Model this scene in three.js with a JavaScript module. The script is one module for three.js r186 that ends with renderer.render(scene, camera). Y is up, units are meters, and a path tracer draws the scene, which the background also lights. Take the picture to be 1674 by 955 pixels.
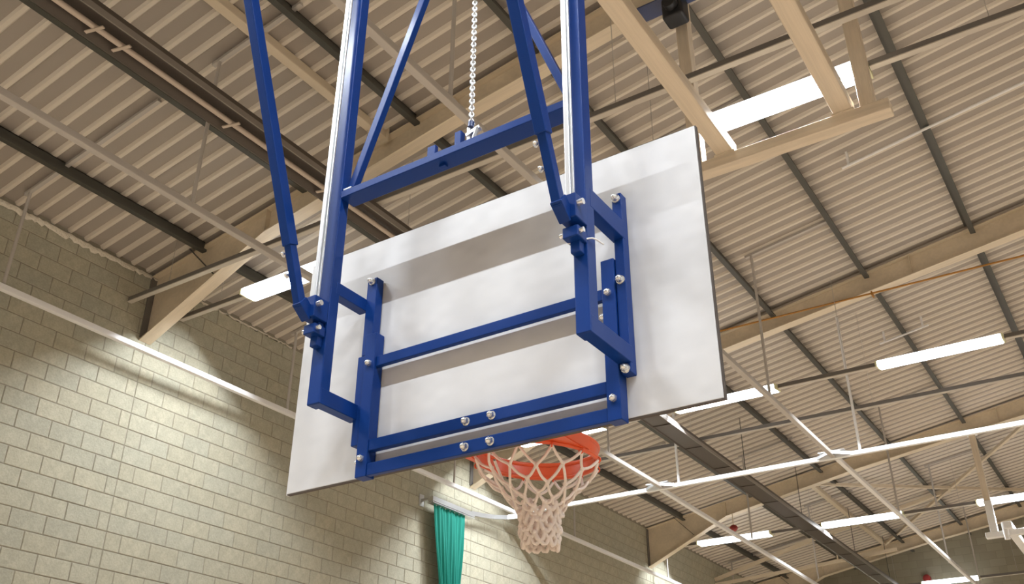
import * as THREE from 'three';
import { RectAreaLightUniformsLib } from 'three/addons/lights/RectAreaLightUniformsLib.js';
import { RoundedBoxGeometry } from 'three/addons/geometries/RoundedBoxGeometry.js';
import { mergeGeometries } from 'three/addons/utils/BufferGeometryUtils.js';

// ---------------------------------------------------------------- camera, lights, exposure
// Heights below are written from the eye level; EYE lifts everything to metres above the floor.
const EYE = 1.78;
const scene = new THREE.Scene();
scene.background = new THREE.Color(0x000000);
const camera = new THREE.PerspectiveCamera(33.524, 1674 / 955, 0.05, 120);
camera.position.set(0, EYE, 0);
camera.up.set(0.00368161, 0.87586219, -0.48254727); // rolled by the hand that held it; set exactly below
{
  const m = new THREE.Matrix4().makeBasis(
    new THREE.Vector3(0.83729929, 0.00368161, -0.54673243),
    new THREE.Vector3(0.26112784, 0.87586219, 0.40580497),
    new THREE.Vector3(0.48035628, -0.48254727, 0.73239742));
  camera.quaternion.setFromRotationMatrix(m);
}
scene.add(camera);
const renderer = new THREE.WebGLRenderer({ antialias: true });
renderer.toneMapping = THREE.LinearToneMapping;
renderer.toneMappingExposure = 1.0;
renderer.shadowMap.enabled = true;
RectAreaLightUniformsLib.init();
const LAMP_POWER = 1480;          // radiance of each luminaire's aperture
const LENS_GLOW = 5;           // what the eye sees of the lens
const LAMP_COLOUR = new THREE.Color().setRGB(0.94, 1.0, 1.06);

// ---------------------------------------------------------------- helpers
let seed = 20;
const rnd = () => { seed = (seed * 1664525 + 1013904223) >>> 0; return seed / 4294967296; };
const V = (x, y, z) => new THREE.Vector3(x, y + EYE, z);
const names = {};
const numbered = n => { const k = names[n] = (names[n] ?? -1) + 1; return k ? `${n}_${String(k).padStart(3, '0')}` : n; };
function thing(name, label, category, base, group, kind) {
  const o = new THREE.Group(); o.name = numbered(name); o.position.copy(base); scene.add(o);
  if (kind) o.userData.kind = kind;
  if (label) o.userData.label = label;
  if (category) o.userData.category = category;
  if (group) o.userData.group = group;
  return o;
}
function rootOf(o) { while (o.parent && o.parent !== scene) o = o.parent; return o; }
function part(parent, name, geos, material, label) {
  let g = Array.isArray(geos) ? (geos.length > 1 ? mergeGeometries(geos.map(q => q.index ? q.toNonIndexed() : q)) : geos[0]) : geos;
  g = g.clone();
  const b = rootOf(parent).position; g.translate(-b.x, -b.y, -b.z);
  const m = new THREE.Mesh(g, material); m.name = name; m.castShadow = m.receiveShadow = true;
  if (label) m.userData.label = label;
  parent.add(m); return m;
}
function structure(name, geos, material) {
  const g = Array.isArray(geos) ? mergeGeometries(geos.map(q => q.index ? q.toNonIndexed() : q)) : geos;
  const m = new THREE.Mesh(g, material); m.name = name; m.userData.kind = 'structure'; m.castShadow = m.receiveShadow = true; scene.add(m); return m;
}
function boxG(x0, x1, y0, y1, z0, z1, r = 0) {
  const w = x1 - x0, h = y1 - y0, d = z1 - z0;
  const g = r ? new RoundedBoxGeometry(w, h, d, 1, r) : new THREE.BoxGeometry(w, h, d);
  g.translate((x0 + x1) / 2, (y0 + y1) / 2 + EYE, (z0 + z1) / 2); return g;
}
// a bar from p to q: h along up, w across
function barG(p, q, w, h, up = new THREE.Vector3(0, 1, 0), r = 0) {
  const d = q.clone().sub(p), L = d.length(); d.normalize();
  const s = new THREE.Vector3().crossVectors(up, d).normalize(), u = new THREE.Vector3().crossVectors(d, s);
  const g = r ? new RoundedBoxGeometry(w, h, L, 1, r) : new THREE.BoxGeometry(w, h, L);
  g.applyMatrix4(new THREE.Matrix4().makeBasis(s, u, d)); const c = p.clone().add(q).multiplyScalar(.5);
  g.translate(c.x, c.y, c.z); return g;
}
function rodG(p, q, r, n = 10) {
  const d = q.clone().sub(p), g = new THREE.CylinderGeometry(r, r, d.length(), n);
  g.applyQuaternion(new THREE.Quaternion().setFromUnitVectors(new THREE.Vector3(0, 1, 0), d.clone().normalize()));
  const c = p.clone().add(q).multiplyScalar(.5); g.translate(c.x, c.y, c.z); return g;
}
const tubeG = (pts, r, n = 24, m = 7, closed = false) => new THREE.TubeGeometry(new THREE.CatmullRomCurve3(pts, closed), n, r, m, closed);
// polygon in the x-y plane, thick along z, centred on z
function plateXY(pts, z, t) {
  const s = new THREE.Shape(pts.map(p => new THREE.Vector2(p[0], p[1])));
  const g = new THREE.ExtrudeGeometry(s, { depth: t, bevelEnabled: false }); g.translate(0, EYE, z - t / 2); return g;
}
function plateXZ(pts, y, t) { // pts in (x, z)
  const s = new THREE.Shape(pts.map(p => new THREE.Vector2(p[0], -p[1])));
  const g = new THREE.ExtrudeGeometry(s, { depth: t, bevelEnabled: false }); g.rotateX(-Math.PI / 2); g.translate(0, y + EYE - t / 2, 0); return g;
}
// hexagon-headed bolt whose head points along dir
function boltG(x, y, z, dir, s = 1) {
  const a = new THREE.CylinderGeometry(.0118 * s, .0128 * s, .016 * s, 6), w = new THREE.CylinderGeometry(.015 * s, .015 * s, .004 * s, 14), t = new THREE.SphereGeometry(.0095 * s, 10, 6);
  w.translate(0, .002 * s, 0); a.translate(0, .010 * s, 0); t.translate(0, .018 * s, 0);
  const g = mergeGeometries([a, w, t].map(q => q.toNonIndexed()));
  g.applyQuaternion(new THREE.Quaternion().setFromUnitVectors(new THREE.Vector3(0, 1, 0), dir)); g.translate(x, y + EYE, z); return g;
}
const X = new THREE.Vector3(1, 0, 0), Y = new THREE.Vector3(0, 1, 0), Z = new THREE.Vector3(0, 0, 1);

// ---------------------------------------------------------------- materials
function noiseTexture(n, f, srgb, repeat) {
  const d = new Uint8Array(n * n * 4); let s = 7;
  const r = () => { s = (s * 1103515245 + 12345) & 0x7fffffff; return s / 0x7fffffff; };
  const oct = [4, 8, 16, 32, 64, 128].map(k => ({ k, g: Array.from({ length: k * k }, r) }));
  const val = (o, u, v) => {
    const x = u * o.k, y = v * o.k, i = Math.floor(x), j = Math.floor(y), a = x - i, b = y - j, q = (p, t) => o.g[(((j + t) % o.k) * o.k) + ((i + p) % o.k)];
    const e = a * a * (3 - 2 * a), h = b * b * (3 - 2 * b);
    return (q(0, 0) * (1 - e) + q(1, 0) * e) * (1 - h) + (q(0, 1) * (1 - e) + q(1, 1) * e) * h;
  };
  for (let j = 0; j < n; j++) for (let i = 0; i < n; i++) {
    const c = f(oct.map(o => val(o, i / n, j / n)), r), k = (j * n + i) * 4;
    d[k] = c[0] * 255; d[k + 1] = c[1] * 255; d[k + 2] = c[2] * 255; d[k + 3] = 255;
  }
  const t = new THREE.DataTexture(d, n, n); t.wrapS = t.wrapT = THREE.RepeatWrapping; t.magFilter = THREE.LinearFilter; t.minFilter = THREE.LinearMipmapLinearFilter; t.generateMipmaps = true;
  if (srgb) t.colorSpace = THREE.SRGBColorSpace; t.repeat.set(repeat, repeat); t.needsUpdate = true; return t;
}
const grain = noiseTexture(256, (o, r) => { const v = .35 * o[3] + .3 * o[4] + .2 * o[5] + .15 * r(); return [v, v, v]; }, false, 1);
const mottled = noiseTexture(256, o => { const v = .86 + .04 * o[1] + .05 * o[2] + .07 * o[4]; return [v, v, v * .99].map(q => Math.min(1, q)); }, true, 1);
const worn = noiseTexture(256, o => { const v = .90 + .06 * o[0] + .04 * o[3]; return [v, v, v].map(q => Math.min(1, q)); }, true, 1);
const std = (r, g, b, o = {}) => new THREE.MeshStandardMaterial({ color: new THREE.Color().setRGB(r, g, b), roughness: .6, ...o });
const M = {
  cream: std(.80, .68, .51, { roughness: .5, map: worn }),
  creamFrame: std(.80, .68, .525, { roughness: .5, map: worn }),
  tie: std(.72, .61, .46, { roughness: .55 }),
  purlin: std(.085, .082, .07, { roughness: .5, metalness: .3 }),
  hood: std(.13, .11, .095, { roughness: .42, metalness: .55 }),
  skirt: std(.30, .27, .24, { roughness: .38, metalness: .4 }),
  pipe: std(.55, .46, .38, { roughness: .5 }),
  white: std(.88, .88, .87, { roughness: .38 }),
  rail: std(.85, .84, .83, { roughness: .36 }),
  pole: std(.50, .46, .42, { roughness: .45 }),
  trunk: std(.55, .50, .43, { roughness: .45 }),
  trunkDark: std(.16, .145, .13, { roughness: .6 }),  // trunking sides with shade put into the colour; also the wall plates
  blue: new THREE.MeshPhysicalMaterial({ color: new THREE.Color().setRGB(.004, .034, .185), roughness: .4, specularIntensity: .3, clearcoat: .1, clearcoatRoughness: .15 }),
  blueDark: new THREE.MeshPhysicalMaterial({ color: new THREE.Color().setRGB(.012, .03, .12), roughness: .4, clearcoat: .4, clearcoatRoughness: .25 }),
  zinc: std(.74, .75, .76, { roughness: .3, metalness: .85 }),
  chrome: std(.82, .82, .80, { roughness: .26, metalness: .8 }),
  board: std(.72, .72, .725, { roughness: .42, map: worn }),
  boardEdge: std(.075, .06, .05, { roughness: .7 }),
  orange: new THREE.MeshPhysicalMaterial({ color: new THREE.Color().setRGB(.72, .095, .02), roughness: .42, clearcoat: .35, clearcoatRoughness: .25 }),
  cord: std(.80, .70, .62, { roughness: .9 }),
  green: std(.0, .20, .15, { roughness: .85, side: THREE.DoubleSide }),
  black: std(.012, .012, .014, { roughness: .5 }),
  orangePipe: std(.42, .19, .03, { roughness: .5 }),
  red: std(.30, .03, .025, { roughness: .5 }),
  foil: std(.78, .72, .60, { roughness: .55, bumpMap: grain, bumpScale: .02, side: THREE.DoubleSide }),
  mortar: std(.29, .262, .205, { roughness: .95, bumpMap: grain, bumpScale: .003 }),
  floor: std(.50, .385, .275, { roughness: .35 }),
  plaster: std(.30, .27, .21, { roughness: .9 }),
  deck: std(.3, .3, .3, { roughness: .9 }),
  endCap: std(.72, .70, .45, { roughness: .5 }),
  lens: std(.9, .9, .88, { roughness: .5, emissive: LAMP_COLOUR, emissiveIntensity: LENS_GLOW }),
};
const shifted = (t, i) => { const c = t.clone(); c.offset.set(.37 * i % 1, .61 * i % 1); c.needsUpdate = true; return c; };
const blockTones = [];
for (let i = 0; i < 9; i++) {
  const k = .96 + .075 * ((i * 5) % 9) / 9, w = (i % 3) * .010;
  blockTones.push(std((.495 + w) * k, (.475 + w * .4) * k, (.378 - w * .3) * k, { roughness: .92, map: shifted(mottled, i), bumpMap: grain, bumpScale: .004 }));
}

// ---------------------------------------------------------------- the setting
const WALL = -10.8, RIDGE = 2.7, EAST = 16.2, NORTH = -32, SOUTH = 12;
const roofY = x => 8.70 + .17 * x;
structure('floor', boxG(WALL - .3, EAST + .3, -EYE - .2, -EYE, NORTH - .3, SOUTH + .3), M.floor);
structure('wall_right', boxG(EAST, EAST + .25, -EYE, 7.4, NORTH - .3, SOUTH + .3), M.plaster);
structure('wall_front', boxG(WALL - .3, EAST + .3, -EYE, 9.6, SOUTH, SOUTH + .25), M.plaster);

// gable wall far behind, blockwork too far away to tell apart
{
  const n = 512, d = new Uint8Array(n * n * 4);
  for (let j = 0; j < n; j++) for (let i = 0; i < n; i++) {
    const row = Math.floor(j / 64), jx = (i + (row % 2) * 64) % 128, edge = (j % 64) < 3 || jx < 3, t = ((row * 37 + Math.floor((i + (row % 2) * 64) / 128) * 61) % 17) / 17;
    const v = edge ? 138 : 148 + 12 * t, k = (j * n + i) * 4; d[k] = v; d[k + 1] = v * .955; d[k + 2] = v * .83; d[k + 3] = 255;
  }
  const t = new THREE.DataTexture(d, n, n); t.colorSpace = THREE.SRGBColorSpace; t.wrapS = t.wrapT = THREE.RepeatWrapping; t.magFilter = THREE.LinearFilter; t.needsUpdate = true;
  const g = plateXY([[WALL - .3, -EYE], [EAST + .3, -EYE], [EAST + .3, 6.9], [RIDGE, 9.35], [WALL - .3, 7.0]], NORTH - .12, .24);
  t.repeat.set(1 / 1.8, 1 / 1.8);
  structure('wall_back', g, new THREE.MeshStandardMaterial({ map: t, roughness: .92 }));
}

// the block wall on the left: mortar behind, blocks proud of it
const wall = thing('wall_left', null, null, V(WALL, -EYE, 0), null, 'structure');
part(wall, 'mortar_bed', boxG(WALL - .28, WALL - .007, -EYE, 7.25, NORTH - .2, SOUTH + .2), M.mortar);
{
  const rot = new THREE.Matrix3().set(0.83729929, 0.00368161, -0.54673243, 0.26112784, 0.87586219, 0.40580497, 0.48035628, -0.48254727, 0.73239742);
  const px = p => { const c = p.clone().applyMatrix3(rot); return [837 + 1585.36 * c.x / -c.z, 477.5 - 1585.36 * c.y / -c.z, -c.z]; };
  const blockGeo = new Map();
  const geo = (w, h) => {
    const key = w.toFixed(3) + h.toFixed(3);
    if (!blockGeo.has(key)) {
      const b = .006, D = .04, P = [], U = [];
      const f = [[-h / 2 + b, -w / 2 + b], [-h / 2 + b, w / 2 - b], [h / 2 - b, w / 2 - b], [h / 2 - b, -w / 2 + b]];
      const m = [[-h / 2, -w / 2], [-h / 2, w / 2], [h / 2, w / 2], [h / 2, -w / 2]];
      const quad = (a, b2, c, d) => { for (const q of [a, b2, c, a, c, d]) { P.push(...q); U.push(q[2] + .5, q[1] + .5); } };
      const F = f.map(q => [0, q[0], q[1]]), S = m.map(q => [-b, q[0], q[1]]), B = m.map(q => [-D, q[0], q[1]]);
      quad(F[0], F[3], F[2], F[1]);
      for (let i = 0; i < 4; i++) { const k = (i + 1) % 4; quad(S[i], F[i], F[k], S[k]); quad(B[i], S[i], S[k], B[k]); }
      const g = new THREE.BufferGeometry(); g.setAttribute('position', new THREE.Float32BufferAttribute(P, 3)); g.setAttribute('uv', new THREE.Float32BufferAttribute(U, 2)); g.computeVertexNormals();
      blockGeo.set(key, g);
    }
    return blockGeo.get(key);
  };
  const joints = [.51, -7.29, -15.07, -22.95, -30.75], all = [];
  for (let r = 0; r < 21; r++) {
    const yTop = 6.792 - .225 * r, yc = yTop - .1125;
    for (let b = 0; b < joints.length; b++) {
      const z0 = joints[b], z1 = b + 1 < joints.length ? joints[b + 1] : NORTH;
      let z = z0; let first = r % 2 === 0;
      while (z - z1 > .02) {
        let w = first ? .225 : .45; first = false;
        if (z - w - z1 < .12) w = z - z1;
        if (w > .5) w /= 2;
        all.push({ y: yc, z: z - w / 2, w: w - .010 }); z -= w;
      }
    }
  }
  for (const q of all) {
    const [u, v, d] = px(new THREE.Vector3(WALL, q.y, q.z));
    const seen = d > 0 && u > -30 && u < 1704 && v > -15 && v < 970 && !(u > 505 && u < 760 && v < 790 - (u - 505) * .22);
    q.score = seen ? q.w / (d * d) : 0; q.tone = Math.floor(rnd() * 9); q.out = (rnd() - .5) * .003; q.flip = rnd() > .5;
  }
  all.sort((a, b) => b.score - a.score);
  const far = [];
  all.forEach((q, i) => {
    const g = geo(q.w, .215);
    if (i < 300) {
      const m = new THREE.Mesh(g, blockTones[q.tone]); m.name = i ? `concrete_block_${String(i).padStart(3, '0')}` : 'concrete_block';
      m.position.set(q.out, q.y + EYE, q.z); if (q.flip) m.rotation.x = Math.PI; m.castShadow = m.receiveShadow = true; wall.add(m);
    } else (far[q.tone % 3] ??= []).push(g.clone().translate(q.out, q.y + EYE, q.z));
  });
  far.forEach((f, i) => { const m = new THREE.Mesh(mergeGeometries(f), blockTones[[1, 4, 8][i]]); m.name = numbered('distant_blocks'); m.userData.kind = 'stuff'; m.castShadow = m.receiveShadow = true; wall.add(m); });
  // ragged pale closure strip where the wall meets the sheeting
  const P = [], I = [], U = []; let k = 0;
  for (let z = 1; z > -10; z -= .05, k++) {
    const a = (rnd() - .5) * .035, c = (rnd() - .5) * .04, s = z < -6.4 ? Math.max(.25, 1 + (z + 6.4) * .4) : 1;
    P.push(.012, 6.80 + a * .5 + EYE, z, .05 * s + a, 6.765 + c * .5 + EYE, z + c, .015, 6.80 - .085 * s + a * 1.6 + EYE, z + c); U.push(k * .05, 0, k * .05, .05, k * .05, .1);
    if (k) { const b = k * 3 - 3; I.push(b, b + 1, b + 3, b + 1, b + 4, b + 3, b + 1, b + 2, b + 4, b + 2, b + 5, b + 4); }
  }
  const g = new THREE.BufferGeometry(); g.setAttribute('position', new THREE.Float32BufferAttribute(P, 3)); g.setAttribute('uv', new THREE.Float32BufferAttribute(U, 2)); g.setIndex(I); g.computeVertexNormals();
  const m = new THREE.Mesh(g, M.foil); m.name = 'eave_closure_strip'; m.castShadow = m.receiveShadow = true; wall.add(m);
}

// the ceiling: profiled steel sheets a metre wide, narrow ribs hanging below wide pans
const ceiling = thing('ceiling', null, null, V(WALL, 6.8, 0), null, 'structure');
{
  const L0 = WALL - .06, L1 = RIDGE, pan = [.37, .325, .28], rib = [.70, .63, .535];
  const sheetMat = new THREE.MeshStandardMaterial({ vertexColors: true, roughness: .55, side: THREE.DoubleSide });
  const P = [], C = [];
  const put = (za, da, zb, db, c) => {
    const q = (x, z, d) => [x - WALL, roofY(x) + d - 6.8, z];
    const A = q(L0, za, da), B = q(L1, za, da), D = q(L0, zb, db), E = q(L1, zb, db);
    P.push(...A, ...D, ...B, ...B, ...D, ...E); for (let i = 0; i < 6; i++) C.push(...c);
  };
  for (let i = 0; i < 4; i++) {
    const z = -.25 * i;
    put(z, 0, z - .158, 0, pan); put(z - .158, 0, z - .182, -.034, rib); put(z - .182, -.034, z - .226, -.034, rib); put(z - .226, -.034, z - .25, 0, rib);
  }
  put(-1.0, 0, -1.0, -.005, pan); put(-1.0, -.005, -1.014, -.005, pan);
  const g = new THREE.BufferGeometry(); g.setAttribute('position', new THREE.Float32BufferAttribute(P, 3)); g.setAttribute('color', new THREE.Float32BufferAttribute(C, 3)); g.computeVertexNormals();
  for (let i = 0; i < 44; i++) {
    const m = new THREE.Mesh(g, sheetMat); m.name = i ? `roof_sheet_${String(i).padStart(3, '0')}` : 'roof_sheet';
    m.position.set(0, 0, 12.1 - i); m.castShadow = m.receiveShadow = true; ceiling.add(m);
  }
  const s = (xa, ya, xb, yb) => { const sh = plateXY([[xa, ya], [xb, yb], [xb, yb + .12], [xa, ya + .12]], (NORTH + SOUTH) / 2, SOUTH - NORTH + .6); return sh; };
  part(ceiling, 'roof_deck', [s(WALL - .3, roofY(WALL - .3) + .06, RIDGE, roofY(RIDGE) + .06), s(RIDGE, roofY(RIDGE) + .06, EAST + .3, roofY(2 * RIDGE - EAST - .3) + .06)], std(.27, .235, .2, { roughness: .8 }));
}

// ---------------------------------------------------------------- steel roof frames
const topY = x => 8.60 + .168 * x;
const bottomLine = [[-10.8, 5.80], [-8.6, 6.79], [-5.4, 7.39], [0, 8.20], [2.7, 8.60]];
function botY(x) { for (let i = 1; i < bottomLine.length; i++) if (x <= bottomLine[i][0]) { const [a, b] = [bottomLine[i - 1], bottomLine[i]]; return a[1] + (b[1] - a[1]) * (x - a[0]) / (b[0] - a[0]); } return 8.6; }
function roofFrame(z, label) {
  const t = thing('roof_beam', label, 'beam', V(WALL, 5.8, z));
  const web = [...bottomLine.map(p => [p[0], p[1]]), [2.7, topY(2.7)], [-10.8, topY(-10.8)]];
  part(t, 'web', plateXY(web, z, .014), M.cream);
  const fl = [];
  for (let i = 1; i < bottomLine.length; i++) { const a = bottomLine[i - 1], b = bottomLine[i]; fl.push(barG(V(a[0], a[1], z), V(b[0], b[1], z), .19, .018)); }
  part(t, 'haunch_flange', [fl[0]], M.cream);
  part(t, 'bottom_flange', fl.slice(1), M.cream);
  part(t, 'top_flange', barG(V(-10.8, topY(-10.8), z), V(2.7, topY(2.7), z), .19, .018), M.cream);
  for (const x of [-8.6, -5.55, -2.05]) part(t, 'stiffener', plateXY([[x - .006, botY(x)], [x + .006, botY(x)], [x + .006, topY(x)], [x - .006, topY(x)]], z, .17), M.cream);
  part(t, 'wall_plate', boxG(-10.797, -10.775, 5.84, 6.78, z - .1, z + .1), M.trunkDark, 'dark end plate against the block wall');
  part(t, 'fly_brace', barG(V(-10.0, 6.96, z + .13), V(-9.5, 6.45, z + .06), .045, .012), M.purlin, 'dark diagonal stay');
  return t;
}
roofFrame(-7.27, 'nearest cream steel roof beam, haunched at the block wall and passing behind the blue frame');
roofFrame(-15.07, 'cream steel roof beam with orange pipe on it, right of backboard, its haunch under the hoop');
roofFrame(-22.95, 'third cream steel roof beam, behind the long white transverse rail at lower right');
roofFrame(-30.75, 'farthest cream steel roof beam, close to the dark end wall');
roofFrame(.53, 'cream steel roof beam above the viewpoint, outside the photo');

// purlins, a length in every bay
[[-9.75, 'dark roof purlin nearest the block wall'], [-7.93, 'dark roof purlin directly above the long dark heater trough'], [-6.12, 'dark roof purlin crossing behind the tops of both left blue bars'],
 [-4.42, 'dark roof purlin meeting the right edge of the backboard halfway up'], [-2.78, 'dark roof purlin running down right from under the cream hoist beam'], [-1.06, 'dark roof purlin rightmost in the photo'],
 [.65, 'dark roof purlin next below the ridge, outside the photo'], [2.3, 'dark roof purlin beside the ridge, outside the photo']].forEach(([x, label]) => {
  const t = thing('roof_purlin', label, 'purlin', V(x, roofY(x) - .15, -16), 'purlins under the roof sheets');
  const ends = [11.9, .63, .43, -7.17, -7.37, -14.97, -15.17, -22.85, -23.05, -30.65, -30.85, -31.9];
  for (let i = 0; i < ends.length; i += 2) {
    const a = ends[i], b = ends[i + 1], y = roofY(x);
    part(t, 'purlin_length', [boxG(x - .008, x + .008, y - .21, y - .036, b, a), boxG(x - .008, x + .072, y - .212, y - .198, b, a), boxG(x - .066, x + .008, y - .047, y - .036, b, a), boxG(x + .060, x + .072, y - .198, y - .176, b, a)], M.purlin);
  }
});

// ties between beams in the braced bays
function tieBeam(z0, z1, label) { const t = thing('tie_beam', label, 'beam', V(-6.6, 7.5, (z0 + z1) / 2)); part(t, 'tube', boxG(-6.68, -6.56, 7.44, 7.56, z1, z0, .012), M.tie); part(t, 'end_plate', [boxG(-6.72, -6.52, 7.38, 7.62, z1 - .0, z1 + .014), boxG(-6.72, -6.52, 7.38, 7.62, z0 - .014, z0)], M.tie); }
tieBeam(.4, -7.16, 'long cream tie beam at top left, behind the left blue strut, ending at nearest roof beam');
tieBeam(-23.06, -30.64, 'thin cream tie between the third roof beam and the far end');

// light bracing by the far end
{
  const t = thing('end_bracing', 'pair of thin cream bracing bars spreading from the far wall corner at bottom right', 'bracing', V(-10.79, 6.2, -27.3));
  part(t, 'upper_bar', barG(V(-10.79, 6.30, -27.3), V(-7.9, 7.04, -27.3), .10, .09), M.tie);
  part(t, 'upper_bar', barG(V(-7.9, 7.04, -27.3), V(-4.0, 7.85, -27.3), .10, .09), M.tie);
  part(t, 'lower_bar', barG(V(-10.79, 6.16, -27.3), V(-7.2, 6.38, -27.3), .08, .08), M.tie);
  part(t, 'lower_bar', barG(V(-7.2, 6.38, -27.3), V(-5.6, 6.5, -27.3), .08, .08), M.tie);
  part(t, 'hanger', rodG(V(-7.2, 6.38, -27.3), V(-7.2, 7.15, -27.3), .02), M.tie);
  const c = thing('cross_bracing', 'crossed cream bracing bars in front of the dark far gable, right of the lower lights', 'bracing', V(-6.6, 7.5, -30.6));
  part(c, 'diagonal_bar', barG(V(-6.6, 7.46, -30.55), V(-1.2, 8.12, -23.2), .07, .07), M.tie);
  part(c, 'diagonal_bar', barG(V(-6.6, 7.36, -23.2), V(-1.2, 8.2, -30.55), .07, .07), M.tie);
}

// pale conduit runs fixed across the purlins on the right
[[-2.2, 0.9, -11.75, 'pale conduit under the sheeting at far right, crossing the rightmost purlin'], [-3.2, -2.3, -17.4, 'short pale conduit on a purlin, left of the light at right edge']].forEach(([a, b, z, label]) => {
  const t = thing('conduit', label, 'conduit', V(a, roofY(a) - .25, z)); part(t, 'pipe', rodG(V(a, roofY(a) - .25, z), V(b, roofY(b) - .25, z), .02, 8), M.rail);
  for (const x of [a + .1, b - .1]) part(t, 'clip', boxG(x - .015, x + .015, roofY(x) - .25, roofY(x) - .035, z - .03, z + .03), M.rail);
});

// radiant heater trough
{
  const t = thing('radiant_heater', 'long dark overhead heater trough with pale pipe inside, running from top left to bottom right', 'heater', V(-6.51, 6.1, -16));
  const z0 = 1.5, z1 = -31.2;
  const prof = [[-6.70, 6.095], [-6.685, 6.095], [-6.62, 6.205], [-6.41, 6.205], [-6.345, 6.10], [-6.345, 6.225], [-6.65, 6.225], [-6.70, 6.11]];
  part(t, 'reflector_hood', plateXY(prof, (z0 + z1) / 2, z0 - z1), M.hood);
  part(t, 'side_skirt', boxG(-6.342, -6.328, 6.092, 6.158, z1, z0), M.skirt, 'paler metal edge of the hood');
  part(t, 'burner_pipe', rodG(V(-6.555, 6.14, z0), V(-6.555, 6.14, -11.4), .028, 14), M.pipe, 'pale pipe under the hood');
  part(t, 'underside_plate', boxG(-6.68, -6.35, 6.115, 6.125, z1, -11.45), M.hood);
  for (const z of [-.6, -1.9, -3.27, -3.55, -4.85, -6.2, -7.6, -9.0, -10.4]) part(t, 'clip', barG(V(-6.65, 6.112, z), V(-6.46, 6.112, z - .05), .032, .012), M.pipe, 'pale pipe clip');
  for (let z = -12; z > -31; z -= 1.35) part(t, 'seam_clip', barG(V(-6.69, 6.108, z), V(-6.35, 6.108, z - .03), .03, .012), M.hood);
  for (const z of [-1.5, -6.2, -13.2, -18.7, -22.2, -26.5, -30]) part(t, 'hanger_wire', rodG(V(-6.51, 6.22, z), V(-6.51, roofY(-6.51) - .03, z), .008, 6), M.purlin);
}

// ---------------------------------------------------------------- lighting trunking and twin luminaires
const LIGHTS = [
  [-9.46, -7.98, -7.78, 'twin fluorescent light left of the backboard, crossed by the left blue strut'],
  [-2.68, -1.03, -7.78, 'largest brightest twin fluorescent light, behind the cream hoist frame at upper right'],
  [-9.5, -7.67, -14.8, 'fluorescent light seen through and just right of the orange hoop, under the backboard'],
  [-6.3, -4.43, -14.8, 'fluorescent light under the lower right corner of the backboard'],
  [-2.83, -.97, -14.8, 'fluorescent light alone at right edge, between the two far roof beams'],
  [-9.66, -7.7, -23.5, 'small fluorescent light left of the heater trough at bottom, under a red fitting'],
  [-6.45, -4.52, -23.5, 'small fluorescent light just right of the heater trough at bottom right'],
  [-2.96, -1.1, -23.5, 'fluorescent light at bottom right edge, above the far bright hoist frame'],
  [-5.94, -4.3, -31.4, 'fluorescent light cut by the bottom edge of the photo, by the end wall'],
];
for (const z of [-14.8, -23.5]) for (let k = 0; k < 4; k++) LIGHTS.push([.6 + 3.4 * k, 2.45 + 3.4 * k, z, 'twin fluorescent light beyond the right edge of the photo', 'lights beyond the right edge']);
for (let k = 0; k < 2; k++) LIGHTS.push([5 + 6.9 * k, 6.6 + 6.9 * k, -7.78, 'twin fluorescent light beyond the right edge of the photo', 'lights beyond the right edge']);
for (const z of [.3, 8.2]) for (let k = 0; k < 7; k++) LIGHTS.push([-9.46 + 3.4 * k, -7.6 + 3.4 * k, z, 'twin fluorescent light behind or above the viewpoint', 'lights behind the viewpoint']);
function trunking(z, y, x0, x1, label) {
  const t = thing('lighting_trunking', label, 'trunking', V(x0, y, z), 'trunking runs across the hall');
  const cuts = [x0]; for (const [a, b] of LIGHTS.filter(l => l[2] === z).map(l => [l[0], l[1]]).sort((p, q) => p[0] - q[0])) if (a < x1) cuts.push(a - .004, b + .004);
  if (cuts.length % 2) cuts.push(x1);
  for (let i = 0; i < cuts.length; i += 2) {
    const a = cuts[i], b = Math.min(cuts[i + 1], x1); if (b - a < .05) continue;
    part(t, 'channel', boxG(a, b, y + .012, y + .075, z - .03, z + .03), M.trunkDark, 'channel side with its shade painted dark');  // pale channel whose shaded sides are coloured dark
    part(t, 'pale_underside', boxG(a, b, y, y + .012, z - .034, z + .034), M.trunk, 'pale underside of the channel');
  }
  for (let x = -10.0; x < x1; x += 3.35) part(t, 'drop_rod', rodG(V(x, y + .07, z), V(x, roofY(x) - .03, z), .004, 6), M.pole);
}
trunking(-6.91, 6.25, -10.79, 2.6, 'nearest thin trunking, bracketed to the block wall and passing behind the blue crossbeam');
trunking(-7.78, 6.345, -10.79, 2.6, 'trunking carrying the big bright lights behind the blue frame and cream hoist frame');
trunking(-14.80, 6.345, -10.79, 2.6, 'trunking carrying the lights just below the lower right of the backboard');
trunking(-16.32, 6.30, -10.79, 2.6, 'thin trunking without lights, just below the two lights right of the hoop');
trunking(-23.5, 6.345, -10.79, 2.6, 'trunking carrying the row of lights near bottom right');
trunking(-31.4, 6.345, -10.79, 2.6, 'trunking carrying the light at the bottom edge by the end wall');

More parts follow.
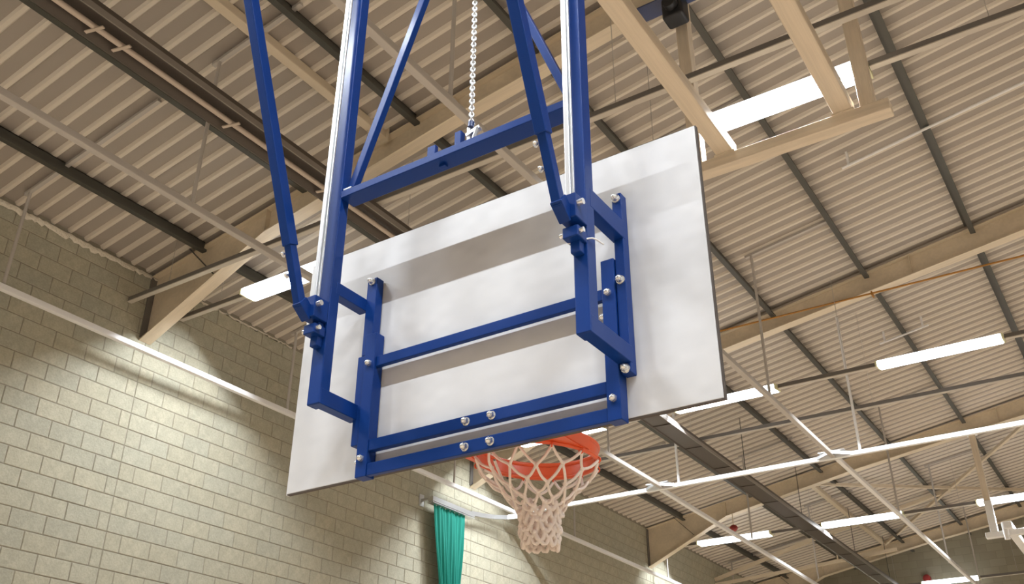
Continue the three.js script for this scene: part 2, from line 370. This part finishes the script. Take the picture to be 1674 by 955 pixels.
function luminaire(x0, x1, z, label, group, power = 1) {
  const y = 6.32, xc = (x0 + x1) / 2, L = x1 - x0;
  const t = thing('fluorescent_light', label, 'light', V(xc, y, z), group);
  if (z === -14.8) t.rotation.x = .13;     // this row hangs a little tilted
  part(t, 'housing', [boxG(x0, x1, y + .095, y + .11, z - .075, z + .075), boxG(x0, x1, y + .02, y + .095, z - .062, z - .058), boxG(x0, x1, y + .02, y + .095, z + .058, z + .062)], M.white);
  for (const s of [-1, 1]) part(t, 'lens', boxG(x0 + .03, x1 - .03, y, y + .094, z + s * .1 - .036, z + s * .1 + .036, .016), M.lens, 'glowing lens');
  for (const [a, b] of [[x0, x0 + .03], [x1 - .03, x1]]) part(t, 'end_cap', boxG(a, b, y + .004, y + .1, z - .136, z + .136, .008), M.endCap, 'pale yellowish end cap');
  part(t, 'tube', rodG(V(x0 + .05, y + .078, z), V(x1 - .05, y + .078, z), .012, 10), M.lens, 'glowing tube between the lenses');
  const l = new THREE.RectAreaLight(LAMP_COLOUR, LAMP_POWER * power, L - .26, .036);
  l.name = 'lamp'; l.rotation.x = -Math.PI / 2; l.position.set(0, .062, 0); t.add(l);
}
for (const l of LIGHTS) luminaire(...l);

// ---------------------------------------------------------------- curtain tracks
const RAILY = 5.46;
function railGeo(p, q) { return [barG(p, q, .075, .075, Y, .008)]; }
function drop(t, x, z, dirX = 0) { // pole from rail to a bar under the sheeting
  part(t, 'hanger_pole', rodG(V(x, RAILY + .06, z), V(x, roofY(x) - .05, z), .021, 10), M.pole);
  if (dirX) part(t, 'hanger_bar', barG(V(x - .1, roofY(x - .1) - .06, z), V(x + dirX, roofY(x + dirX) - .06, z), .05, .04), M.pole);
}
{
  const t = thing('curtain_track', 'white curtain track along the block wall from left edge down to the corner', 'curtain track', V(-10.43, RAILY, -16));
  part(t, 'rail', railGeo(V(-10.43, RAILY + .04, 3), V(-10.43, RAILY + .04, -16.08)), M.rail);
  part(t, 'rail', railGeo(V(-10.43, RAILY + .04, -16.22), V(-10.43, RAILY + .04, -31.5)), M.rail);
  part(t, 'corner_plate', [boxG(-10.5, -10.25, RAILY - .012, RAILY, -16.3, -16.0), boxG(-10.49, -10.3, RAILY, RAILY + .09, -16.13, -16.1)], M.zinc);
  for (const z of [-.5, -5.03, -9.67, -13.98, -18.45, -23.2, -27.8]) drop(t, -10.23 * 1 - .2, z, 2.3);
}
{
  const t = thing('curtain_track', 'white curtain track from left edge, over the heater side, reappearing right of the hoop', 'curtain track', V(-7.23, RAILY, -16));
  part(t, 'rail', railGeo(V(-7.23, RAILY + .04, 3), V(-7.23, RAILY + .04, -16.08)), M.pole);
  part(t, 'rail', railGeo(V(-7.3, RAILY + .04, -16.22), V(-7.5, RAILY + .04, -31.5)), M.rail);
  for (const z of [-.5, -5.06, -9.67, -13.98, -20.6, -25.2]) drop(t, -7.2, z, 1.2);
}
{
  const t = thing('curtain_track', 'white curtain track behind the blue frame top, reappearing below right backboard corner', 'curtain track', V(-4.07, RAILY, -16));
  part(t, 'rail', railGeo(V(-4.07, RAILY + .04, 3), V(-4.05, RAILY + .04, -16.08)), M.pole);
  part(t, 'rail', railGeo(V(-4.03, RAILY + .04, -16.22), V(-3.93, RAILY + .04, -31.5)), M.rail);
  for (const z of [-.5, -5.2, -9.67, -13.1, -20.6, -25.2, -29.4]) drop(t, -4.06, z, 1.3);
}
{
  const t = thing('transverse_track', 'long bright white track crossing right of the hoop, level across the hall', 'curtain track', V(-4, RAILY, -16.15));
  part(t, 'rail', railGeo(V(-10.36, RAILY + .04, -16.15), V(2.6, RAILY + .04, -16.15)), M.white);
  for (const x of [-7.28, -4.05]) part(t, 'junction_plate', [boxG(x - .22, x + .22, RAILY + .09, RAILY + .1, -16.32, -15.98), barG(V(x - .28, RAILY + .05, -16.12), V(x, RAILY + .05, -15.9), .03, .05), barG(V(x + .28, RAILY + .05, -16.12), V(x, RAILY + .05, -15.9), .03, .05)], M.zinc);
  for (const x of [-6.91, -3.61, -.3]) { part(t, 'hanger_pole', rodG(V(x, RAILY + .06, -16.15), V(x, roofY(x) - .05, -16.15), .024, 10), M.rail); }
}
{
  const t = thing('net_arm', 'curved silver track arm under the wall rail, with the green net hanging from it', 'track', V(-10.55, 5.08, -14));
  part(t, 'straight_channel', boxG(-10.61, -10.49, 5.10, 5.19, -14.75, -13.45, .006), M.zinc);
  part(t, 'lower_lip', boxG(-10.615, -10.485, 5.07, 5.085, -14.75, -13.45), M.zinc);
  const pts = [[-10.55, -14.7], [-10.55, -15.1], [-10.52, -15.45], [-10.42, -15.75], [-10.25, -15.95], [-10.15, -16.1]];
  for (let i = 1; i < pts.length; i++) part(t, 'curved_channel', barG(V(pts[i - 1][0], 5.13 + .05 * i, pts[i - 1][1]), V(pts[i][0], 5.13 + .05 * (i + 1), pts[i][1]), .05, .08), M.zinc);
  part(t, 'wall_bracket', [boxG(-10.79, -10.6, 5.14, 5.18, -13.52, -13.47), boxG(-10.797, -10.785, 5.05, 5.27, -13.56, -13.43)], M.zinc);
  // gathered green net
  const n = thing('division_net', 'gathered green net hanging from the silver arm against the block wall', 'net', V(-10.55, 2, -14));
  const nu = 60, nv = 30, P = [], I = [], U = [];
  for (let j = 0; j <= nv; j++) for (let i = 0; i <= nu; i++) {
    const u = i / nu, v = j / nv, y = 5.07 - 3.2 * v, wTop = .94, w = wTop - .38 * Math.min(1, v * 2.4) + .05 * Math.sin(v * 5);
    const zc = -14.04 - .07 * Math.min(1, v * 2.2), f = Math.sin(u * 60 + Math.sin(v * 3) * 1.2) * (.012 + .02 * v) + .012 * Math.sin(u * 17 + v * 9);
    P.push(-10.55 + f, y + EYE, zc - w / 2 + u * w); U.push(u * 2, v * 3);
    if (i < nu && j < nv) { const a = j * (nu + 1) + i, b = a + nu + 1; I.push(a, b, a + 1, b, b + 1, a + 1); }
  }
  const g = new THREE.BufferGeometry(); g.setAttribute('position', new THREE.Float32BufferAttribute(P, 3)); g.setAttribute('uv', new THREE.Float32BufferAttribute(U, 2)); g.setIndex(I); g.computeVertexNormals();
  part(n, 'net_panel', g, M.green);
  for (let k = 0; k < 7; k++) part(n, 'runner_hook', rodG(V(-10.55, 5.05, -13.62 - k * .14), V(-10.55, 5.10, -13.62 - k * .14), .008, 6), M.zinc);
}
{
  const t = thing('gas_pipe', 'thin orange pipe running level across the second roof beam', 'pipe', V(-3, 7.66, -14.9));
  part(t, 'pipe', rodG(V(-5.75, 7.69, -14.86), V(2.6, 7.62, -14.86), .016, 8), M.orangePipe);
  for (const x of [-5.6, -2.7, .2]) part(t, 'pipe_clip', boxG(x - .012, x + .012, 7.63, 7.70, -14.97, -14.842), M.orangePipe);
}

// ---------------------------------------------------------------- cream hoist frames carrying the goals
function hoistFrame(zf, dir, zEnd, label, far) {
  const mat = far ? M.white : M.creamFrame, t = thing('hoist_gantry', label, 'frame', V(-1.78, 5.44, zf));  // white on the far frame stands for lamp glare on cream steel
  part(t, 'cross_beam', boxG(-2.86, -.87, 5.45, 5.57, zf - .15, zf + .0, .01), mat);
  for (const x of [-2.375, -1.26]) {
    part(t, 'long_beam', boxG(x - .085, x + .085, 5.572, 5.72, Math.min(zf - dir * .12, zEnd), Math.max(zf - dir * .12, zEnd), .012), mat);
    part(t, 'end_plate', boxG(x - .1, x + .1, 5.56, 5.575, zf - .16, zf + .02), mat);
  }
  for (const x of [-2.67, -1.05]) {
    if (far) { part(t, 'post_glare', boxG(x - .075, x + .075, 5.57, 6.25, zf - .15, zf, .008), M.white, 'lower post with lamp glare painted white'); part(t, 'post', boxG(x - .065, x + .065, 6.25, botY(x) - .01, zf - .14, zf - .01, .008), M.creamFrame); }
    else part(t, 'post', boxG(x - .065, x + .065, 5.57, botY(x) - .01, zf - .14, zf - .01, .008), mat);
    part(t, 'top_plate', boxG(x - .11, x + .11, botY(x) - .03, botY(x) - .012, zf - .16, zf + .05), mat);
  }
  return t;
}
hoistFrame(-7.27, 1, .45, 'cream box-section frame hung from the nearest roof beam, upper right, above the backboard');
{
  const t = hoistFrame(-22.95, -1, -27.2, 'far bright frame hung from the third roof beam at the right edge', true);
  part(t, 'drop_bracket', rodG(V(-2.44, 5.36, -22.9), V(-2.44, 5.72, -22.9), .06, 14), M.white);  // lamp glare painted white here too
}
{
  const t = thing('hoist_winch', 'black winch motor on a dark blue bracket at top right of the photo', 'winch', V(-2.62, 7.15, -7.1));
  part(t, 'motor_body', boxG(-2.75, -2.52, 7.22, 7.5, -7.16, -6.96, .03), M.black);
  part(t, 'gearbox', rodG(V(-2.63, 7.35, -7.0), V(-2.63, 7.35, -6.88), .07, 16), M.black);
  part(t, 'mounting_bracket', [boxG(-3.1, -2.35, 7.5, 7.515, -7.17, -6.95), boxG(-3.1, -2.35, 7.515, 7.6, -7.165, -7.15), boxG(-3.1, -3.085, 7.4, 7.6, -7.16, -7.1)], M.blueDark, 'dark blue steel bracket');
  part(t, 'hook', rodG(V(-3.04, 7.34, -7.05), V(-3.04, 7.5, -7.05), .015, 8), M.black);
}

// ---------------------------------------------------------------- the basketball goal
{
  const goal = thing('basketball_goal', 'white backboard seen from behind on a blue ceiling-hung steel frame with orange hoop', 'basketball goal', V(-1.84, 1.1, -2.6));
  const zb = -2.594;                                            // back face of the board
  // board
  const board = part(goal, 'backboard', boxG(-2.741, -.944, 1.1235, 2.148, zb - .018, zb, .002), M.board, 'plain white back of the board');
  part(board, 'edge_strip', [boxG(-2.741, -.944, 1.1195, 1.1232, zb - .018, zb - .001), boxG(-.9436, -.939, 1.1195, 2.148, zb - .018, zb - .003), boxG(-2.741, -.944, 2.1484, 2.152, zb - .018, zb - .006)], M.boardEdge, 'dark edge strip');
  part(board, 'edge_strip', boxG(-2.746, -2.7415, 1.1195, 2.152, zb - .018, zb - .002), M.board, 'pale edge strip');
  // inner frame bolted to the board
  const z0 = zb + .004, z1 = zb + .05;
  part(goal, 'inner_upright', boxG(-2.348, -2.296, 1.104, 1.685, z0, z1 + .004, .003), M.blue);
  part(goal, 'inner_upright', boxG(-1.308, -1.258, 1.104, 1.685, z0, z1 + .004, .003), M.blue);
  part(goal, 'middle_bar', boxG(-2.296, -1.308, 1.541, 1.583, z0 + .018, z1 - .006, .003), M.blue);
  part(goal, 'lower_bar', boxG(-2.296, -1.308, 1.200, 1.244, z0 + .018, z1, .003), M.blue);
  part(goal, 'bottom_bar', boxG(-2.296, -1.308, 1.106, 1.153, z0 + .024, z1, .003), M.blue);
  // outer uprights carried by the arms
  part(goal, 'outer_upright', boxG(-2.372, -2.322, 1.60, 1.943, z0, z1 - .004, .003), M.blue);
  part(goal, 'outer_upright', boxG(-2.388, -2.350, 1.235, 1.60, z0, z1 - .004, .003), M.blue);
  part(goal, 'outer_upright', boxG(-1.256, -1.220, 1.258, 1.943, z0, z1 - .004, .003), M.blue);
  // posts, left and right, with arms
  for (const [xl, xr, zf, zk] of [[-2.432, -2.370, -2.345, -2.395], [-1.272, -1.220, -2.289, -2.345]]) {
    const yb = xl < -2 ? 1.338 : 1.293;
    part(goal, 'post', boxG(xl, xr, yb, 5.57, zk, zf, .004), M.blue);
    part(goal, 'lower_arm', boxG(xr - .045, xr + .0012, yb - .0012, yb + .06, zb + .03, zf - .004, .003), M.blue);
    part(goal, 'upper_arm', boxG(xr - .045, xr + .0012, xl < -2 ? 1.80 : 1.755, xl < -2 ? 1.853 : 1.828, zb + .03, zf - .03, .003), M.blue);
    const xm = (xl + xr) / 2;
    part(goal, 'guide_rod', [boxG(xm - .024, xm - .005, 1.745, 5.5, zf + .03, zf + .044, .003), boxG(xm - .004, xm + .004, 1.745, 5.5, zf + .028, zf + .037, .002)], M.zinc, 'bright galvanised rod');
    // hinge bracket
    const br = part(goal, 'hinge_bracket', [boxG(xm - .034, xm + .03, 1.66, 1.75, zf, zf + .075, .004), boxG(xm - .03, xm + .026, 1.60, 1.64, zf, zf + .06, .004), boxG(xm - .02, xm + .016, 1.56, 1.66, zf, zf + .03, .004)], M.blue);
    part(br, 'hinge_pin', rodG(V(xm - .05, 1.715, zf + .06), V(xm + .05, 1.715, zf + .06), .011, 10), M.chrome, 'silver pin');
    part(br, 'hinge_pin', rodG(V(xm - .045, 1.622, zf + .045), V(xm + .04, 1.622, zf + .045), .009, 10), M.chrome, 'silver pin');
    // raking strut
    const s0 = V(xm - .012, 1.69, zf + .105), s1 = V(xm - .012, 5.57, zf + .105 + 3.88 / 2.58);
    const sm = s0.clone().lerp(s1, .058);
    const st = part(goal, 'raking_strut', barG(sm, s1, .043, .046, Z, .004), M.blue);
    part(st, 'inner_tube', barG(s0, sm.clone().lerp(s1, .01), .033, .036, Z, .003), M.blue);
    part(st, 'strut_foot', [barG(V(xm - .012, 1.668, zf + .055), V(xm - .012, 1.715, zf + .115), .042, .05, Y, .004)], M.blue);
    for (const k of [.03, .05]) part(st, 'bolt', boltG(...(p => [p.x - .026, p.y - EYE, p.z + .012])(s0.clone().lerp(s1, k)), new THREE.Vector3(0, 0, 1), .7), M.chrome, 'silver bolt');
  }
  // beam between the posts
  const cb = part(goal, 'cross_beam', boxG(-2.372, -1.27, 2.228, 2.262, -2.425, -2.345, .003), M.blue);
  part(cb, 'lug', boxG(-1.815, -1.785, 2.262, 2.335, -2.39, -2.36, .003), M.blue);
  part(cb, 'lug', boxG(-1.95, -1.91, 2.262, 2.322, -2.385, -2.365, .003), M.blue);
  part(cb, 'lug', boxG(-1.90, -1.87, 2.216, 2.228, -2.40, -2.38, .002), M.blue);
  part(cb, 'weld_plate', boxG(-2.36, -2.32, 2.262, 2.268, -2.40, -2.345), M.zinc, 'small bright plate');
  // crossed braces above the beam
  part(goal, 'diagonal_brace', barG(V(-2.345, 2.29, -2.385), V(-1.27, 5.3, -2.385), .036, .03, Z, .003), M.blue);
  part(goal, 'diagonal_brace', barG(V(-1.30, 2.262, -2.36), V(-2.37, 5.1, -2.36), .032, .03, Z, .003), M.blue);
  part(goal, 'top_beam', boxG(-2.372, -1.27, 5.40, 5.46, -2.40, -2.345, .004), M.blue);
  // bolts on the back of the frame
  for (const [x, y] of [[-1.856, 1.222], [-1.749, 1.222], [-1.858, 1.130], [-1.753, 1.130], [-2.345, 1.926], [-2.322, 1.557], [-2.322, 1.175], [-1.284, 1.557], [-1.283, 1.178], [-1.238, 1.920], [-1.238, 1.595], [-1.238, 1.272]])
    part(goal, 'bolt', boltG(x, y, z1 - .004, Z, 1.05), M.chrome, 'silver hexagon bolt');
  for (const [x, y] of [[-2.349, 1.597], [-2.35, 1.264], [-2.349, 1.173], [-1.309, 1.559], [-1.309, 1.487]]) part(goal, 'bolt', boltG(x, y, zb + .03, x < -2 ? new THREE.Vector3(-1, 0, 0) : new THREE.Vector3(-1, 0, 0), .9), M.chrome, 'silver hexagon bolt');
  // cable tie on the right post
  part(goal, 'cable_tie', tubeG([V(-1.275, 1.60, -2.26), V(-1.245, 1.605, -2.275), V(-1.21, 1.62, -2.30), V(-1.20, 1.625, -2.36)], .003, 12, 6), M.rail, 'thin pale cable tie');

  // hoop
  const RX = -1.84, RZ = zb - .022 - .365, RYB = 1.201, RYT = 1.260;
  const ring = new THREE.LatheGeometry([[.228, RYB], [.232, RYB], [.232, RYT], [.228, RYT], [.228, RYB]].map(p => new THREE.Vector2(p[0], p[1] + EYE)), 64); ring.translate(RX, 0, RZ);
  const lip = y => { const g = new THREE.TorusGeometry(.230, .0085, 10, 64); g.rotateX(Math.PI / 2); g.translate(RX, y + EYE, RZ); return g; };
  const droop = g => { g.translate(-RX, -1.24 - EYE, 0); g.rotateZ(-.055); g.translate(RX, 1.24 + EYE, 0); return g; };   // a used ring, bent down on one side
  const hoop = part(goal, 'hoop', [ring, lip(RYT - .002), lip(RYB + .004)].map(droop), M.orange, 'orange steel ring with a deep band');
  part(hoop, 'back_plate', boxG(RX - .16, RX + .16, 1.13, 1.30, zb - .036, zb - .0185, .003), M.orange);
  const arc = []; for (let a = 0; a <= 18; a++) { const q = Math.PI * a / 18; arc.push([RX + .233 * Math.cos(q), RZ + .233 * Math.sin(q)]); }
  part(hoop, 'support_plate', droop(plateXZ([...arc, [RX - .238, zb - .036], [RX + .238, zb - .036]], RYB + .010, .008)), M.orange);
  for (const e of [-1, 1]) part(hoop, 'gusset', droop(boxG(RX + e * .236 - .003, RX + e * .236 + .003, RYB + .01, RYT - .005, RZ + .02, zb - .034)), M.orange);
  for (let k = 0; k < 12; k++) { const a = (k + .5) / 12 * 2 * Math.PI; part(hoop, 'net_hook', (g => { g.rotateY(-a); g.translate(RX + .236 * Math.cos(a), RYB - .004 + EYE, RZ + .236 * Math.sin(a)); return droop(g); })(new THREE.TorusGeometry(.011, .003, 6, 12)), M.orange); }
  goal.userData.label = 'white basketball backboard seen from behind on a blue ceiling-hung frame with an orange hoop';

  // net
  const net = thing('basketball_net', 'off-white knotted cord net hanging from the orange hoop', 'net', V(RX, .86, RZ));
  const N = 12, lev = [[.236, RYB - .008], [.190, 1.135], [.140, 1.085], [.102, 1.045], [.080, 1.017], [.071, .993], [.069, .970], [.070, .946], [.068, .922], [.066, .896]];
  const at = (i, l) => { const a = (i + (l % 2 ? .5 : 0) + .5) / N * 2 * Math.PI, c = lev[l][0] * Math.cos(a), w = Math.max(0, 1 - l / 4); return V(RX + .012 * Math.min(1, l / 4) + c, lev[l][1] - .055 * c * w + Math.sin(i * 2.3 + l * 1.7) * .010 * (l > 0), RZ + lev[l][0] * Math.sin(a)); };
  const upper = [], lower = [], knots = [];
  for (let l = 0; l + 1 < lev.length; l++) for (let i = 0; i < N; i++) for (const s of [0, 1]) {
    const p = at(i, l), k = l % 2 ? (s ? i + 1 : i) : (s ? i : i - 1), q = at((k + N) % N, l + 1), m = p.clone().lerp(q, .5);
    const out = m.clone().sub(V(RX, m.y - EYE, RZ)).setY(0).normalize(); m.addScaledVector(out, (rnd() - .45) * .014); m.y -= .006 + rnd() * .006;
    (l < 4 ? upper : lower).push(tubeG([p, m, q], l < 4 ? .0055 : .0085, 6, 6));
    if (s === 0 && l > 0) { const g = new THREE.SphereGeometry(l < 4 ? .009 : .0125, 8, 6); g.scale(1, .8 + .4 * rnd(), 1); g.translate(p.x, p.y, p.z); knots.push(g); }
  }
  part(net, 'upper_strands', upper, M.cord); part(net, 'knotted_sleeve', lower, M.cord); part(net, 'knots', knots, M.cord);
  const loops = [];
  for (let i = 0; i < N; i++) { const p = at(i, lev.length - 1), q = at((i + 1) % N, lev.length - 1), m = p.clone().lerp(q, .5); m.y -= .02 + .015 * Math.sin(i * 3.1); loops.push(tubeG([p, m, q], .008, 6, 6)); }
  part(net, 'bottom_loops', loops, M.cord);
  for (const [a, r] of [[2.5, .02], [1.9, .03]]) part(net, 'loose_strand', tubeG([V(RX + .2 * Math.cos(a), 1.165, RZ + .2 * Math.sin(a)), V(RX + .15 * Math.cos(a + .3), 1.15, RZ + .16 * Math.sin(a + .3)), V(RX + .1 * Math.cos(a + .6), 1.12 - r, RZ + .13 * Math.sin(a + .6)), V(RX + .07 * Math.cos(a + .9), 1.10 - r, RZ + .1 * Math.sin(a + .9))], .0052, 14, 6), M.cord);

  // hoist chain
  const ch = thing('hoist_chain', 'silver link chain hanging down to the middle of the blue crossbeam', 'chain', V(-1.745, 2.3, -2.37));
  const links = [];
  for (let i = 0; i < 150; i++) {
    const g = new THREE.TorusGeometry(.0078, .0042, 6, 10); g.scale(1, 1.35, 1); if (i % 2) g.rotateY(Math.PI / 2); g.rotateY(.6);
    g.translate(-1.745, 2.365 + i * .0163 + EYE, -2.372); links.push(g);
  }
  const lk = part(ch, 'links', links, M.zinc); lk.userData.kind = 'stuff';
  part(ch, 'upper_chain', rodG(V(-1.745, 4.78, -2.372), V(-1.745, 5.42, -2.372), .008, 8), M.zinc);
  part(ch, 'shackle', [rodG(V(-1.755, 2.262, -2.372), V(-1.755, 2.335, -2.372), .009, 10), rodG(V(-1.73, 2.262, -2.365), V(-1.71, 2.318, -2.365), .009, 10), barG(V(-1.762, 2.30, -2.37), V(-1.70, 2.318, -2.37), .02, .014)], M.zinc);
  part(ch, 'coupling', rodG(V(-1.747, 2.338, -2.372), V(-1.745, 2.362, -2.372), .013, 12), M.blueDark, 'dark blue coupling');
}

// ---------------------------------------------------------------- small red fittings
{
  const t = thing('alarm_sounder', 'small red sounder under the third roof beam, above the small light left of heater', 'alarm', V(-8.4, 6.4, -22.8));
  part(t, 'body', (g => { g.scale(1.2, 1, 1); g.translate(-8.42, 6.45 + EYE, -22.84); return g; })(new THREE.SphereGeometry(.085, 18, 12)), M.red);
  part(t, 'stem', rodG(V(-8.42, 6.5, -22.84), V(-8.42, 6.81, -22.84), .012, 8), M.cream);
  const u = thing('alarm_sounder', 'small red sounder on the dark end wall at bottom right', 'alarm', V(-5.85, 6.6, -31.9));
  part(u, 'body', rodG(V(-5.85, 6.62, -32), V(-5.85, 6.62, -31.85), .11, 18), M.red);
  part(u, 'grille', rodG(V(-5.85, 6.62, -31.86), V(-5.85, 6.62, -31.82), .07, 18), M.red);
}

renderer.render(scene, camera);
